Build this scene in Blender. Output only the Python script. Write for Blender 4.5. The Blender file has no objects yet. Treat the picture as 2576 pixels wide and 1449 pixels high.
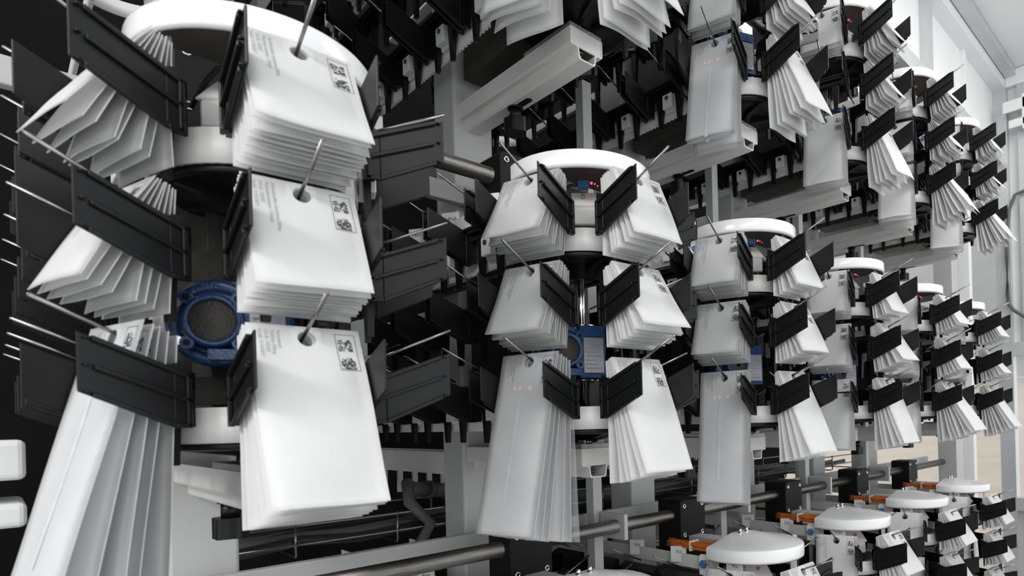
import bpy, bmesh, math, random
from mathutils import Matrix, Vector
R = math.radians
scene = bpy.context.scene
COL = scene.collection
rnd = random.Random(7)

# ------------------------------------------------------------------ camera
CZ = 1.60                                   # lens height above the floor
F_PX, YAW, ROLL = 1563.55, R(44.7361), R(1.5523)
PPX, PPY, W, H = 1549.44, 1060.07, 2576.0, 1449.0
cam_d = bpy.data.cameras.new('camera')
cam = bpy.data.objects.new('camera', cam_d)
COL.objects.link(cam)
cam_d.sensor_fit = 'HORIZONTAL'
cam_d.sensor_width = 36.0
cam_d.lens = F_PX / W * 36.0
cam_d.shift_x = (W / 2 - PPX) / W
cam_d.shift_y = (PPY - H / 2) / W
cam_d.clip_start = 0.02
fw = Vector((math.cos(YAW), math.sin(YAW), 0))
rt = Vector((math.sin(YAW), -math.cos(YAW), 0))
up = Vector((0, 0, 1))
eu = rt * math.cos(ROLL) - up * math.sin(ROLL)
ev = rt * math.sin(ROLL) + up * math.cos(ROLL)
m = Matrix((eu, ev, -fw)).transposed().to_4x4()
m.translation = (0, 0, CZ)
cam.matrix_world = m
cam_d.dof.use_dof = True
cam_d.dof.focus_distance = 1.75
cam_d.dof.aperture_fstop = 5.6
scene.camera = cam

# ------------------------------------------------------------------ light
world = bpy.data.worlds.new('world')
scene.world = world
world.use_nodes = True
world.node_tree.nodes['Background'].inputs[0].default_value = (0.96, 0.98, 1.0, 1)
world.node_tree.nodes['Background'].inputs[1].default_value = 1.36
scene.view_settings.view_transform = 'Standard'
scene.view_settings.look = 'None'
scene.view_settings.exposure = 0.0
scene.view_settings.gamma = 1.0
scene.view_settings.use_curve_mapping = False


def area(name, loc, rot, sx, sy, power, col=(1, 0.98, 0.96)):
    l = bpy.data.lights.new(name, 'AREA')
    l.shape = 'RECTANGLE'
    l.size, l.size_y, l.energy, l.color = sx, sy, power, col
    o = bpy.data.objects.new(name, l)
    o.location = loc
    o.rotation_euler = rot
    COL.objects.link(o)
    return o


# ceiling LED panels over the aisle, the left one an added fill (their housings are built with the ceiling)
area('ceiling_light_near', (-0.75, -1.75, CZ + 1.98), (R(30), R(-8), 0), 2.8, 0.7, 32)
area('ceiling_light_left', (-2.5, 0.1, CZ + 1.98), (0, R(-38), 0), 0.7, 1.6, 95)  # added out of view to brighten the left-facing pouch faces
area('ceiling_light_far', (3.0, -0.25, CZ + 1.98), (R(10), 0, 0), 2.2, 0.55, 26)

# ------------------------------------------------------------------ materials
MATS = {}


def mat(name, col, rough=0.5, metal=0.0, bump=0.0, bscale=60, spec=0.5, coat=0.0, vary=0.0, vscale=8,
        emit=None, stretch=None):
    mt = bpy.data.materials.new(name)
    mt.use_nodes = True
    nt = mt.node_tree
    b = nt.nodes['Principled BSDF']
    b.inputs['Base Color'].default_value = (*col, 1)
    b.inputs['Roughness'].default_value = rough
    b.inputs['Metallic'].default_value = metal
    b.inputs['Specular IOR Level'].default_value = spec
    b.inputs['Coat Weight'].default_value = coat
    tc = nt.nodes.new('ShaderNodeTexCoord')
    vec = tc.outputs['Object']
    if stretch:
        mp = nt.nodes.new('ShaderNodeMapping')
        mp.inputs['Scale'].default_value = stretch
        nt.links.new(vec, mp.inputs['Vector'])
        vec = mp.outputs['Vector']
    if bump:
        n = nt.nodes.new('ShaderNodeTexNoise')
        n.inputs['Scale'].default_value = bscale
        n.inputs['Detail'].default_value = 3
        nt.links.new(vec, n.inputs['Vector'])
        bp = nt.nodes.new('ShaderNodeBump')
        bp.inputs['Strength'].default_value = bump
        bp.inputs['Distance'].default_value = 0.004
        nt.links.new(n.outputs['Fac'], bp.inputs['Height'])
        nt.links.new(bp.outputs['Normal'], b.inputs['Normal'])
    if vary:
        n = nt.nodes.new('ShaderNodeTexNoise')
        n.inputs['Scale'].default_value = vscale
        n.inputs['Detail'].default_value = 4
        nt.links.new(vec, n.inputs['Vector'])
        rp = nt.nodes.new('ShaderNodeValToRGB')
        rp.color_ramp.elements[0].position = 0.3
        rp.color_ramp.elements[1].position = 0.7
        rp.color_ramp.elements[0].color = (*[c * (1 - vary) for c in col], 1)
        rp.color_ramp.elements[1].color = (*[min(1, c * (1 + vary)) for c in col], 1)
        nt.links.new(n.outputs['Fac'], rp.inputs['Fac'])
        nt.links.new(rp.outputs['Color'], b.inputs['Base Color'])
    if emit:
        b.inputs['Emission Color'].default_value = (*emit[0], 1)
        b.inputs['Emission Strength'].default_value = emit[1]
    MATS[name] = mt
    return mt


mat('black_plastic', (0.0065, 0.0067, 0.0075), 0.36, spec=0.30, bump=0.08, bscale=900, vary=0.12, vscale=30)
mat('black_paint', (0.008, 0.008, 0.008), 0.55, spec=0.2, bump=0.05, bscale=400)
mat('white_gloss', (0.79, 0.79, 0.80), 0.22, coat=0.4, vary=0.015)
mat('grey_paint', (0.50, 0.505, 0.50), 0.5, bump=0.12, bscale=260, vary=0.04)
mat('white_paint', (0.66, 0.66, 0.64), 0.42, bump=0.05, bscale=200, vary=0.03)
mat('belt', (0.70, 0.70, 0.68), 0.45, vary=0.05, vscale=25)
mat('clamp', (0.66, 0.67, 0.66), 0.5)
mat('steel', (0.27, 0.27, 0.265), 0.25, metal=1.0)
mat('bright_steel', (0.75, 0.75, 0.75), 0.16, metal=1.0)
mat('brushed_rod', (0.20, 0.19, 0.178), 0.34, metal=1.0, bump=0.15, bscale=30, vary=0.25, vscale=14, stretch=(1.2, 30, 30))
mat('dark_metal', (0.055, 0.052, 0.048), 0.5, metal=0.4, bump=0.3, bscale=300, vary=0.2, vscale=40)
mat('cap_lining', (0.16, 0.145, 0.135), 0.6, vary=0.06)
mat('cast_alu', (0.38, 0.38, 0.37), 0.45, metal=0.7, bump=0.4, bscale=350, vary=0.15, vscale=60)
mat('blue_paint', (0.012, 0.055, 0.17), 0.35, coat=0.3, bump=0.35, bscale=220, vary=0.15, vscale=30)
mat('sensor_blue', (0.02, 0.12, 0.33), 0.4)
mat('nameplate', (0.42, 0.43, 0.45), 0.4, metal=0.5, vary=0.1, vscale=120)
mat('tag', (0.70, 0.70, 0.68), 0.5)
mat('ink', (0.045, 0.045, 0.05), 0.7)
mat('ink_soft', (0.30, 0.30, 0.32), 0.7)
mat('ink_red', (0.82, 0.62, 0.61), 0.7)
mat('shade_blue', (0.54, 0.57, 0.62), 0.7, vary=0.06, vscale=40)
mat('orange_cable', (0.55, 0.13, 0.02), 0.45)
mat('black_cable', (0.02, 0.02, 0.02), 0.45)
mat('grey_cable', (0.11, 0.11, 0.11), 0.55)
mat('led_red', (0.6, 0.02, 0.03), 0.4, emit=((1.0, 0.03, 0.06), 5.0))
mat('dark_wall', (0.010, 0.010, 0.010), 0.9, spec=0.04, vary=0.2, vscale=3)
mat('panel_white', (0.80, 0.81, 0.81), 0.35, vary=0.03, vscale=2)
mat('panel_grey', (0.42, 0.42, 0.41), 0.5, vary=0.03)
mat('alu_profile', (0.60, 0.61, 0.62), 0.38, metal=0.55, vary=0.04)
mat('cream_wall', (0.80, 0.71, 0.60), 0.6, vary=0.07, vscale=2.5, stretch=(1, 1, 7))
mat('led_panel', (0.9, 0.9, 0.9), 0.5, emit=((1, 0.99, 0.97), 3.0))
mat('concrete', (0.30, 0.30, 0.29), 0.7, bump=0.1, bscale=40, vary=0.1)
mat('orange_part', (0.55, 0.17, 0.04), 0.45)


def paper(name, col, trans, vary=0.02, crinkle=0.25):
    mt = mat(name, col, 0.55, spec=0.3, bump=crinkle, bscale=26, vary=vary, vscale=20)
    nt = mt.node_tree
    b = nt.nodes['Principled BSDF']
    out = nt.nodes['Material Output']
    tr = nt.nodes.new('ShaderNodeBsdfTranslucent')
    tr.inputs['Color'].default_value = (*col, 1)
    mx = nt.nodes.new('ShaderNodeMixShader')
    mx.inputs['Fac'].default_value = trans
    nt.links.new(b.outputs[0], mx.inputs[1])
    nt.links.new(tr.outputs[0], mx.inputs[2])
    nt.links.new(mx.outputs[0], out.inputs['Surface'])
    return mt


paper('paper', (0.88, 0.88, 0.88), 0.48)
paper('paper_long', (0.84, 0.845, 0.85), 0.48, vary=0.03)


def film():
    mt = bpy.data.materials.new('clear_film')
    mt.use_nodes = True
    b = mt.node_tree.nodes['Principled BSDF']
    b.inputs['Base Color'].default_value = (0.9, 0.92, 0.94, 1)
    b.inputs['Roughness'].default_value = 0.12
    b.inputs['Alpha'].default_value = 0.16
    MATS['clear_film'] = mt


film()

# ------------------------------------------------------------------ mesh helpers


class MB:
    def __init__(s):
        s.v, s.f, s.sm = [], [], []

    def quadbox(s, b, t):                    # 4 bottom points, 4 top points (both ccw seen from above)
        n = len(s.v)
        s.v += [tuple(p) for p in b] + [tuple(p) for p in t]
        for f in ((3, 2, 1, 0), (4, 5, 6, 7), (0, 1, 5, 4), (1, 2, 6, 5), (2, 3, 7, 6), (3, 0, 4, 7)):
            s.f.append([n + i for i in f]); s.sm.append(False)
        return s

    def box(s, x0, x1, y0, y1, z0, z1):
        return s.quadbox(((x0, y0, z0), (x1, y0, z0), (x1, y1, z0), (x0, y1, z0)),
                         ((x0, y0, z1), (x1, y0, z1), (x1, y1, z1), (x0, y1, z1)))

    def prism(s, pts, axis, a, b):           # polygon pts (2d) extruded along axis between a and b
        n = len(s.v); k = len(pts)
        def mk(p, c):
            return {'x': (c, p[0], p[1]), 'y': (p[0], c, p[1]), 'z': (p[0], p[1], c)}[axis]
        s.v += [mk(p, a) for p in pts] + [mk(p, b) for p in pts]
        s.f.append([n + i for i in range(k)][::-1]); s.sm.append(False)
        s.f.append([n + k + i for i in range(k)]); s.sm.append(False)
        for i in range(k):
            j = (i + 1) % k
            s.f.append([n + i, n + j, n + k + j, n + k + i]); s.sm.append(False)
        return s

    def lathe(s, prof, seg=32, a0=0.0, a1=2 * math.pi, c=(0, 0, 0), close=False, axis=None):
        n = len(s.v); full = abs(a1 - a0 - 2 * math.pi) < 1e-6
        cols = seg if full else seg + 1
        M = axis
        for i in range(cols):
            a = a0 + (a1 - a0) * i / seg
            for r, z in prof:
                p = Vector((r * math.cos(a), r * math.sin(a), z))
                if M: p = M @ p
                s.v.append((p.x + c[0], p.y + c[1], p.z + c[2]))
        k = len(prof)
        for i in range(seg):
            j = (i + 1) % cols
            for q in range(k - 1):
                s.f.append([n + i * k + q, n + j * k + q, n + j * k + q + 1, n + i * k + q + 1]); s.sm.append(True)
        return s

    def cyl(s, p0, p1, r, seg=12, r1=None):
        p0, p1 = Vector(p0), Vector(p1)
        d = (p1 - p0); L = d.length
        q = d.to_track_quat('Z', 'Y').to_matrix()
        r1 = r if r1 is None else r1
        n = len(s.v)
        for i in range(seg):
            a = 2 * math.pi * i / seg
            e = Vector((math.cos(a), math.sin(a), 0))
            s.v.append(tuple(p0 + q @ (e * r)))
            s.v.append(tuple(p0 + q @ (e * r1 + Vector((0, 0, L)))))
        for i in range(seg):
            j = (i + 1) % seg
            s.f.append([n + 2 * i, n + 2 * j, n + 2 * j + 1, n + 2 * i + 1]); s.sm.append(True)
        s.f.append([n + 2 * i for i in range(seg)][::-1]); s.sm.append(False)
        s.f.append([n + 2 * i + 1 for i in range(seg)]); s.sm.append(False)
        return s

    def tube(s, pts, r, seg=8):
        pts = [Vector(p) for p in pts]
        n = len(s.v)
        for i, p in enumerate(pts):
            t = (pts[min(i + 1, len(pts) - 1)] - pts[max(i - 1, 0)]).normalized()
            q = t.to_track_quat('Z', 'Y').to_matrix()
            for k in range(seg):
                a = 2 * math.pi * k / seg
                s.v.append(tuple(p + q @ Vector((r * math.cos(a), r * math.sin(a), 0))))
        for i in range(len(pts) - 1):
            for k in range(seg):
                j = (k + 1) % seg
                s.f.append([n + i * seg + k, n + i * seg + j, n + (i + 1) * seg + j, n + (i + 1) * seg + k]); s.sm.append(True)
        s.f.append([n + k for k in range(seg)][::-1]); s.sm.append(False)
        b = n + (len(pts) - 1) * seg
        s.f.append([b + k for k in range(seg)]); s.sm.append(False)
        return s

    def mesh(s, name, material, bev=0.0):
        me = bpy.data.meshes.new(name)
        me.from_pydata(s.v, [], s.f)
        me.polygons.foreach_set('use_smooth', s.sm)
        if bev:
            bm = bmesh.new()
            bm.from_mesh(me)
            bmesh.ops.bevel(bm, geom=list(bm.edges), offset=bev, segments=1, affect='EDGES', clamp_overlap=True)
            bm.to_mesh(me)
            bm.free()
        me.materials.append(MATS[material])
        me.update()
        return me


def obj(name, me, parent=None, loc=None, rz=None, mw=None):
    o = bpy.data.objects.new(name, me)
    COL.objects.link(o)
    if parent is not None:
        o.parent = parent
    if loc is not None: o.location = loc
    if rz is not None: o.rotation_euler = (0, 0, rz)
    if mw is not None: o.matrix_local = mw
    return o


def tag(o, label=None, cat=None, group=None, kind=None):
    if label: o['label'] = label
    if cat: o['category'] = cat
    if group: o['group'] = group
    if kind: o['kind'] = kind
    return o


def bevel(o, w=0.002, seg=2):
    md = o.modifiers.new('bevel', 'BEVEL')
    md.width, md.segments, md.limit_method, md.angle_limit = w, seg, 'ANGLE', R(40)
    return o


TXT = {}


def text_mesh(body, size):
    key = (body, size)
    if key not in TXT:
        cu = bpy.data.curves.new('t', 'FONT')
        cu.body, cu.size, cu.resolution_u = body, size, 2
        o = bpy.data.objects.new('t', cu)
        COL.objects.link(o)
        bpy.context.view_layer.update()
        dg = bpy.context.evaluated_depsgraph_get()
        me = o.evaluated_get(dg).to_mesh()
        vs = [tuple(v.co) for v in me.vertices]
        fs = [list(p.vertices) for p in me.polygons]
        o.evaluated_get(dg).to_mesh_clear()
        bpy.data.objects.remove(o)
        TXT[key] = (vs, fs)
    return TXT[key]


# ------------------------------------------------------------------ layout
HX, PITCH = 0.2872, 0.6245        # first hub, hub spacing along the row (X); row plane at Y = 1
ROWZ = 0.882                      # vertical distance between rows
RB, BP = 0.130, 0.165             # belt radius, holder pitch on the belt
ARM = [R(195.8), R(267.8), R(339.8)]
LV = [0.361, 0.184, 0.007]
YL, YR = 1.0 + 0.78 * BP, 1.0 + 0.72 * BP


def hub(k): return HX + PITCH * k


# ------------------------------------------------------------------ the setting
def slab(name, x0, x1, y0, y1, z0, z1, material, parent=None):
    return obj(name, MB().box(x0, x1, y0, y1, z0, z1).mesh(name, material), parent)


XE, ZC = 4.49, 2.10               # end wall, ceiling height above the lens
tag(slab('floor', -3.5, 10, -3.0, 5.5, -0.05, 0, 'concrete'), kind='structure')
tag(slab('wall_back', -3.5, 4.3, 2.45, 2.5, 0, CZ + ZC, 'dark_wall'), kind='structure')
tag(slab('wall_hall', 7.0, 7.05, 0.6, 6.0, 0, CZ + 0.32, 'cream_wall'), kind='structure')
cl = slab('ceiling', -3.2, XE, -2.4, 1.02, CZ + ZC, CZ + ZC + 0.03, 'panel_white')
tag(cl, kind='structure')
for i, (x, y, hw, hd) in enumerate(((-0.75, -1.75, 1.4, 0.35), (3.0, -0.25, 1.1, 0.28), (-2.5, 0.1, 0.35, 0.8))):
    fr = MB().box(x - hw - 0.03, x + hw + 0.03, y - hd - 0.03, y + hd + 0.03, CZ + ZC - 0.055, CZ + ZC - 0.001).mesh('light_housing', 'panel_white')
    o = tag(obj('ceiling_light', fr), ('near', 'far', 'left')[i] + ' rectangular LED panel on the white ceiling over the aisle', 'lamp')  # left housing and diffuser only go with the added fill light
    obj('diffuser', MB().box(x - hw, x + hw, y - hd, y + hd, CZ + ZC - 0.06, CZ + ZC - 0.055).mesh('diffuser', 'led_panel'), o)

# white fascia above the top row, with its rails, up to the end wall
wf = slab('wall_fascia', 1.0, XE, 1.03, 1.05, CZ + 1.62, CZ + ZC, 'panel_white')
tag(wf, kind='structure')
n = 0
def trim(x0, x1, y0, y1, z0, z1, material='alu_profile'):
    global n
    n += 1
    return tag(slab('trim_%d' % n, x0, x1, y0, y1, z0, z1, material), kind='structure')
trim(-1.5, XE, 0.96, 1.03, CZ + ZC - 0.10, CZ + ZC - 0.004, 'panel_white')
trim(-1.5, XE, 0.90, 0.955, CZ + ZC - 0.045, CZ + ZC - 0.004, 'alu_profile')
trim(0.8, XE, 0.985, 1.05, CZ + 1.54, CZ + 1.62, 'alu_profile')
trim(3.18, 3.26, 0.995, 1.03, CZ + 1.62, CZ + ZC - 0.10, 'alu_profile')
trim(3.82, 3.86, 1.01, 1.03, CZ + 1.62, CZ + ZC - 0.10, 'panel_white')

# end wall of the machine cabin: panels in an aluminium frame
wr = slab('wall_right', XE + 0.03, XE + 0.05, -1.3, 0.96, CZ + 0.42, CZ + ZC, 'panel_white')
tag(wr, kind='structure')
trim(XE - 0.02, XE + 0.06, 0.955, 1.035, 0, CZ + ZC)
trim(XE - 0.01, XE + 0.05, 0.86, 0.90, CZ + 0.36, CZ + ZC - 0.05)
trim(XE - 0.02, XE + 0.06, -1.3, 0.955, CZ + ZC - 0.10, CZ + ZC - 0.004, 'panel_white')
trim(XE - 0.02, XE + 0.06, -1.3, 0.955, CZ + 0.34, CZ + 0.42)
trim(XE - 0.02, XE + 0.06, -1.3, 0.955, CZ - 0.62, CZ - 0.54)
tag(slab('window_1', XE + 0.03, XE + 0.036, 0.0, 0.95, CZ - 0.54, CZ + 0.34, 'clear_film'), kind='structure')
wl = slab('wall_right_lower', XE + 0.03, XE + 0.05, -1.3, 0.955, 0, CZ - 0.62, 'panel_grey')
tag(wl, kind='structure')
# end frame post between the rows and the end wall
trim(4.02, 4.14, 1.16, 1.26, 0, CZ + 1.55, 'grey_paint')
trim(4.22, 4.28, 1.12, 1.18, 0, CZ + 1.55, 'panel_white')
tag(slab('wall_hall_upper', 6.9, 6.95, 0.6, 6.0, CZ + 0.32, CZ + 3.6, 'panel_grey'), kind='structure')

# ------------------------------------------------------------------ shared carousel meshes
ME = {}


def holder_meshes():
    # module frame: x = tangential (viewer's right), -y = outward, z up; r = -y measured from the hub axis
    b = MB()
    b.box(-0.071, 0.071, -0.152, -0.133, 0.045, 0.066)                     # cross bar
    for s_ in (-1, 1):
        x = s_ * 0.071
        b.box(min(x, x - s_ * 0.006), max(x, x - s_ * 0.006), -0.150, -0.134, 0.0, 0.066)
        cx = s_ * 0.034
        b.quadbox(((cx - 0.005, -0.146, -0.047), (cx + 0.005, -0.146, -0.047), (cx + 0.005, -0.137, -0.047), (cx - 0.005, -0.137, -0.047)),
                  ((cx - 0.011, -0.148, 0.047), (cx + 0.011, -0.148, 0.047), (cx + 0.011, -0.135, 0.047), (cx - 0.011, -0.135, 0.047)))
    # sloped ribbed chute behind the pin, seen from underneath
    b.quadbox(((-0.068, -0.168, 0.066), (0.068, -0.168, 0.066), (0.068, -0.135, 0.060), (-0.068, -0.135, 0.060)),
              ((-0.068, -0.168, 0.071), (0.068, -0.168, 0.071), (0.068, -0.135, 0.084), (-0.068, -0.135, 0.084)))
    for i in range(6):
        y = -0.164 + i * 0.005
        b.box(-0.055, 0.055, y, y + 0.002, 0.058, 0.067)
    ME['holder'] = b.mesh('holder', 'black_plastic')
    for side, s_ in (('l', -1), ('r', 1)):
        p = MB()
        x0, x1 = s_ * 0.0705, s_ * 0.0735
        xa, xb = min(x0, x1), max(x0, x1)
        ri, ro = 0.140, 0.250
        def zb(r): return 0.0 if r < 0.158 else 0.040 * (r - 0.158) / (ro - 0.158)
        def zt(r): return 0.062 + 0.042 * (r - ri) / (ro - ri)
        def strip(r0, r1, f0, f1, xa, xb):       # a band between heights f0(r), f1(r)
            p.quadbox(((xa, -r1, f0(r1)), (xb, -r1, f0(r1)), (xb, -r0, f0(r0)), (xa, -r0, f0(r0))),
                      ((xa, -r1, f1(r1)), (xb, -r1, f1(r1)), (xb, -r0, f1(r0)), (xa, -r0, f1(r0))))
        strip(ri, 0.158, zb, zt, xa, xb)
        strip(0.158, ro, zb, zt, xa, xb)
        xo = s_ * 0.0785
        ya, yb = min(x1, xo), max(x1, xo)
        strip(ri, ro - 0.012, lambda r: zt(r) - 0.005, lambda r: zt(r) + 0.001, ya, yb)      # top rib
        strip(0.158, ro - 0.012, lambda r: zb(r) - 0.001, lambda r: zb(r) + 0.005, ya, yb)   # bottom rib
        strip(ri, 0.158, lambda r: -0.001, lambda r: 0.005, ya, yb)
        mid = lambda r: 0.5 * (zb(max(r, 0.158)) + zt(r))
        strip(ri, ro - 0.014, lambda r: mid(r) - 0.0028, lambda r: mid(r) + 0.0028, ya, yb)   # middle rib
        strip(ri, ri + 0.006, zb, zt, ya, yb)                                                # inner frame
        for q in (0.0, 0.5, 1.0):                                                            # little catches at the lip
            r = ro - 0.008
            z = zb(r) + (zt(r) - zb(r)) * (0.05 + 0.9 * q)
            p.box(ya, yb, -r - 0.003, -r + 0.003, z - 0.0015, z + 0.0015)
        ME['plate_' + side] = p.mesh('side_plate', 'black_plastic', 0.0009)
    pin = MB()
    pin.cyl((0, -0.138, 0.103 + 0.43 * (0.138 - 0.157)), (0, -0.264, 0.103 + 0.43 * (0.264 - 0.157)), 0.0024, 10)
    pin.cyl((0, -0.264, 0.103 + 0.43 * 0.107), (0, -0.2655, 0.103 + 0.43 * 0.1085), 0.0024, 10, 0.0012)
    ME['pin'] = pin.mesh('pin', 'steel')
    cb = MB()
    cb.box(-0.017, 0.017, -0.156, -0.133, 0.002, 0.042)
    cb.box(-0.021, 0.021, -0.140, -0.131, -0.004, 0.044)
    ME['clamp'] = cb.mesh('belt_clamp', 'clamp', 0.0015)
    sc = MB()
    sc.cyl((0, -0.155, 0.030), (0, -0.159, 0.030), 0.0055, 12)
    ME['screw'] = sc.mesh('screw', 'dark_metal')


holder_meshes()


def make_holder(parent, x, y, th, zrow, lvl, clamp=True, detail=True):
    h = obj('holder', ME['holder'], parent, (x, y, zrow + LV[lvl]), th + R(90))
    obj('side_plate', ME['plate_l'], h)
    obj('side_plate', ME['plate_r'], h)
    obj('pin', ME['pin'], h)
    if clamp:
        obj('belt_clamp', ME['clamp'], h)
        if detail:
            obj('screw', ME['screw'], h)
    return h


def racetrack(r, back, seg=24):
    pts = []
    for i in range(seg + 1):
        a = math.pi + math.pi * i / seg
        pts.append((r * math.cos(a), r * math.sin(a)))
    nb = 24
    for i in range(1, nb):
        pts.append((r, back * i / nb))
    for i in range(seg + 1):
        a = math.pi * i / seg
        pts.append((r * math.cos(a), back + r * math.sin(a)))
    for i in range(1, nb):
        pts.append((-r, back * (1 - i / nb)))
    return pts


BACK = 1.15


def belt_mesh():
    b = MB()
    o_, i_ = racetrack(RB, BACK), racetrack(RB - 0.003, BACK)
    k = len(o_); n0 = len(b.v); hh = 0.045
    for pts, z in ((o_, 0), (o_, hh), (i_, hh), (i_, 0)):
        b.v += [(p[0], p[1], z) for p in pts]
    for q in range(4):
        w = (q + 1) % 4
        for i in range(k):
            j = (i + 1) % k
            b.f.append([n0 + q * k + i, n0 + q * k + j, n0 + w * k + j, n0 + w * k + i]); b.sm.append(q in (0, 2))
    # teeth on the inner side
    rr = RB - 0.003
    step = 0.014
    m_ = int(math.pi * rr / step)
    for i in range(m_):
        a = math.pi + math.pi * (i + 0.5) / m_
        c, s_ = math.cos(a), math.sin(a)
        t = (-s_, c)
        P = lambda r, w: (r * c + t[0] * w, r * s_ + t[1] * w)
        q = [P(rr, -0.0035), P(rr, 0.0035), P(rr - 0.005, 0.0025), P(rr - 0.005, -0.0025)]
        b.quadbox([(x, y, 0.0005) for x, y in q], [(x, y, hh - 0.0005) for x, y in q])
    for i in range(int(BACK / step)):
        y = (i + 0.5) * step
        for s_ in (-1, 1):
            xa, xb = sorted((s_ * rr, s_ * (rr - 0.005)))
            b.box(xa, xb, y - 0.0035, y + 0.0035, 0.0005, hh - 0.0005)
    return b.mesh('belt', 'belt')


ME['belt'] = belt_mesh()


def pulley_mesh():
    b = MB()
    b.lathe([(0.02, 0.04), (0.119, 0.04), (0.119, 0.002), (0.125, 0.001), (0.125, -0.008), (0.118, -0.010), (0.112, -0.006), (0.045, -0.004), (0.03, -0.03), (0.0, -0.03)], 40)
    for i in range(6):
        a = i * math.pi / 3 + 0.2
        c, s_ = math.cos(a), math.sin(a)
        P = lambda r, w: (r * c - s_ * w, r * s_ + c * w)
        q = [P(0.03, -0.004), P(0.113, -0.004), P(0.113, 0.004), P(0.03, 0.004)]
        b.quadbox([(x, y, -0.022 if r_ < 2 else -0.010) for r_, (x, y) in zip((0, 2, 2, 0), q)], [(x, y, 0.0) for x, y in q])
    return b.mesh('pulley', 'black_plastic')


ME['pulley'] = pulley_mesh()


def cap_mesh():
    # half dome: round to the aisle, straight cut at the back
    rc, yb = 0.156, 0.035
    a_end = math.asin(yb / rc)
    a0, a1 = math.pi - a_end, 2 * math.pi + a_end
    prof = [(0.1535, 0.494), (0.156, 0.4945), (0.1565, 0.500), (0.1565, 0.524), (0.1555, 0.527), (0.150, 0.5295), (0.12, 0.534), (0.06, 0.548), (0.032, 0.552), (0.0, 0.552)]
    b = MB()
    seg = 48
    n0 = 0
    k = len(prof)
    inner = [(r - 0.003 if r > 0.01 else 0, z - 0.003) for r, z in prof[1:]]
    full = prof + inner[::-1]
    kk = len(full)
    cy = 0.0
    for i in range(seg + 1):
        a = a0 + (a1 - a0) * i / seg
        for r, z in full:
            # fan centre sits on the straight back edge
            x, y = r * math.cos(a), r * math.sin(a)
            t = 1 - r / 0.156
            y = y + t * (yb - 0.004)
            b.v.append((x, min(y, yb), z))
    for i in range(seg):
        for q in range(kk - 1):
            b.f.append([i * kk + q, (i + 1) * kk + q, (i + 1) * kk + q + 1, i * kk + q + 1]); b.sm.append(True)
        b.f.append([i * kk + kk - 1, (i + 1) * kk + kk - 1, (i + 1) * kk, i * kk]); b.sm.append(True)
    return b.mesh('cap', 'white_gloss')


ME['cap'] = cap_mesh()
ME['cap_bolt'] = MB().cyl((0, 0, 0.550), (0, 0, 0.553), 0.0075, 14).cyl((0, 0, 0.553), (0, 0, 0.563), 0.0055, 6).mesh('bolt', 'bright_steel')


def beam_meshes():
    b = MB()
    # hat profile along Y, open below the end plate
    prof = [(-0.046, -0.058), (-0.046, -0.089), (-0.043, -0.093), (-0.031, -0.093), (-0.026, -0.097), (-0.024, -0.114), (-0.020, -0.118),
            (0.020, -0.118), (0.024, -0.114), (0.026, -0.097), (0.031, -0.093), (0.043, -0.093), (0.046, -0.089), (0.046, -0.058)]
    t = 0.003
    n0 = len(b.v)
    inn = []
    for x, z in prof:
        inn.append((x - t * (1 if x > 0 else -1), z + t if z < -0.06 else z))
    y0, y1 = -0.04, 0.40
    k = len(prof)
    for pts, y in ((prof, y0), (prof, y1), (inn, y0), (inn, y1)):
        b.v += [(x, y, z) for x, z in pts]
    for i in range(k - 1):
        b.f.append([n0 + i, n0 + i + 1, n0 + k + i + 1, n0 + k + i]); b.sm.append(False)
        b.f.append([n0 + 2 * k + i, n0 + 3 * k + i, n0 + 3 * k + i + 1, n0 + 2 * k + i + 1]); b.sm.append(False)
        b.f.append([n0 + i, n0 + 2 * k + i, n0 + 2 * k + i + 1, n0 + i + 1]); b.sm.append(False)
    b.box(-0.046, 0.046, y0, y1, -0.0585, -0.0555)       # top web
    b.box(-0.043, 0.043, y0 + 0.001, y0 + 0.004, -0.092, -0.058)   # end plate
    ME['beam'] = b.mesh('beam', 'white_paint')
    s_ = MB().cyl((0, -0.012, -0.075), (0, -0.012, -0.104), 0.009, 6).cyl((0, -0.012, -0.085), (0, -0.012, -0.090), 0.013, 14)
    ME['beam_bolt'] = s_.mesh('bolt', 'steel')
    bp = MB().box(-0.045, 0.045, -0.038, 0.12, -0.055, -0.046)
    bp.box(-0.030, 0.030, -0.030, 0.030, -0.046, -0.038)
    ME['base_plate'] = bp.mesh('base_plate', 'cast_alu')
    for i, (x, y) in enumerate(((-0.016, -0.026), (0.034, -0.012))):
        ME['base_nut%d' % i] = MB().cyl((x, y, -0.046), (x, y, -0.037), 0.010, 6).cyl((x, y, -0.037), (x, y, -0.026), 0.005, 10).mesh('nut', 'steel')
    ME['rear_beam'] = MB().box(-0.050, 0.050, 0.50, 1.35, -0.13, -0.07).mesh('rear_beam', 'white_paint')
    kn = MB().cyl((0, 0.217, -0.121), (0, 0.217, -0.118), 0.019, 20)
    kn.cyl((0, 0.217, -0.145), (0, 0.217, -0.121), 0.014, 16)
    n0 = len(kn.v)
    pts = []
    for i in range(30):
        a = 2 * math.pi * i / 30
        r = 0.026 + 0.0025 * math.cos(5 * a)
        pts.append((r * math.cos(a), 0.217 + r * math.sin(a)))
    kn.prism(pts, 'z', -0.180, -0.145)
    ME['knob'] = kn.mesh('knob', 'black_plastic')
    ME['slot_hole'] = MB().prism([(0.009 * math.cos(a) , 0.18 + (0.015 if math.sin(a) > 0 else -0.015) + 0.009 * math.sin(a)) for a in [2 * math.pi * i / 20 for i in range(20)]], 'z', -0.1186, -0.1178).mesh('slot_hole', 'black_paint')


beam_meshes()


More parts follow.
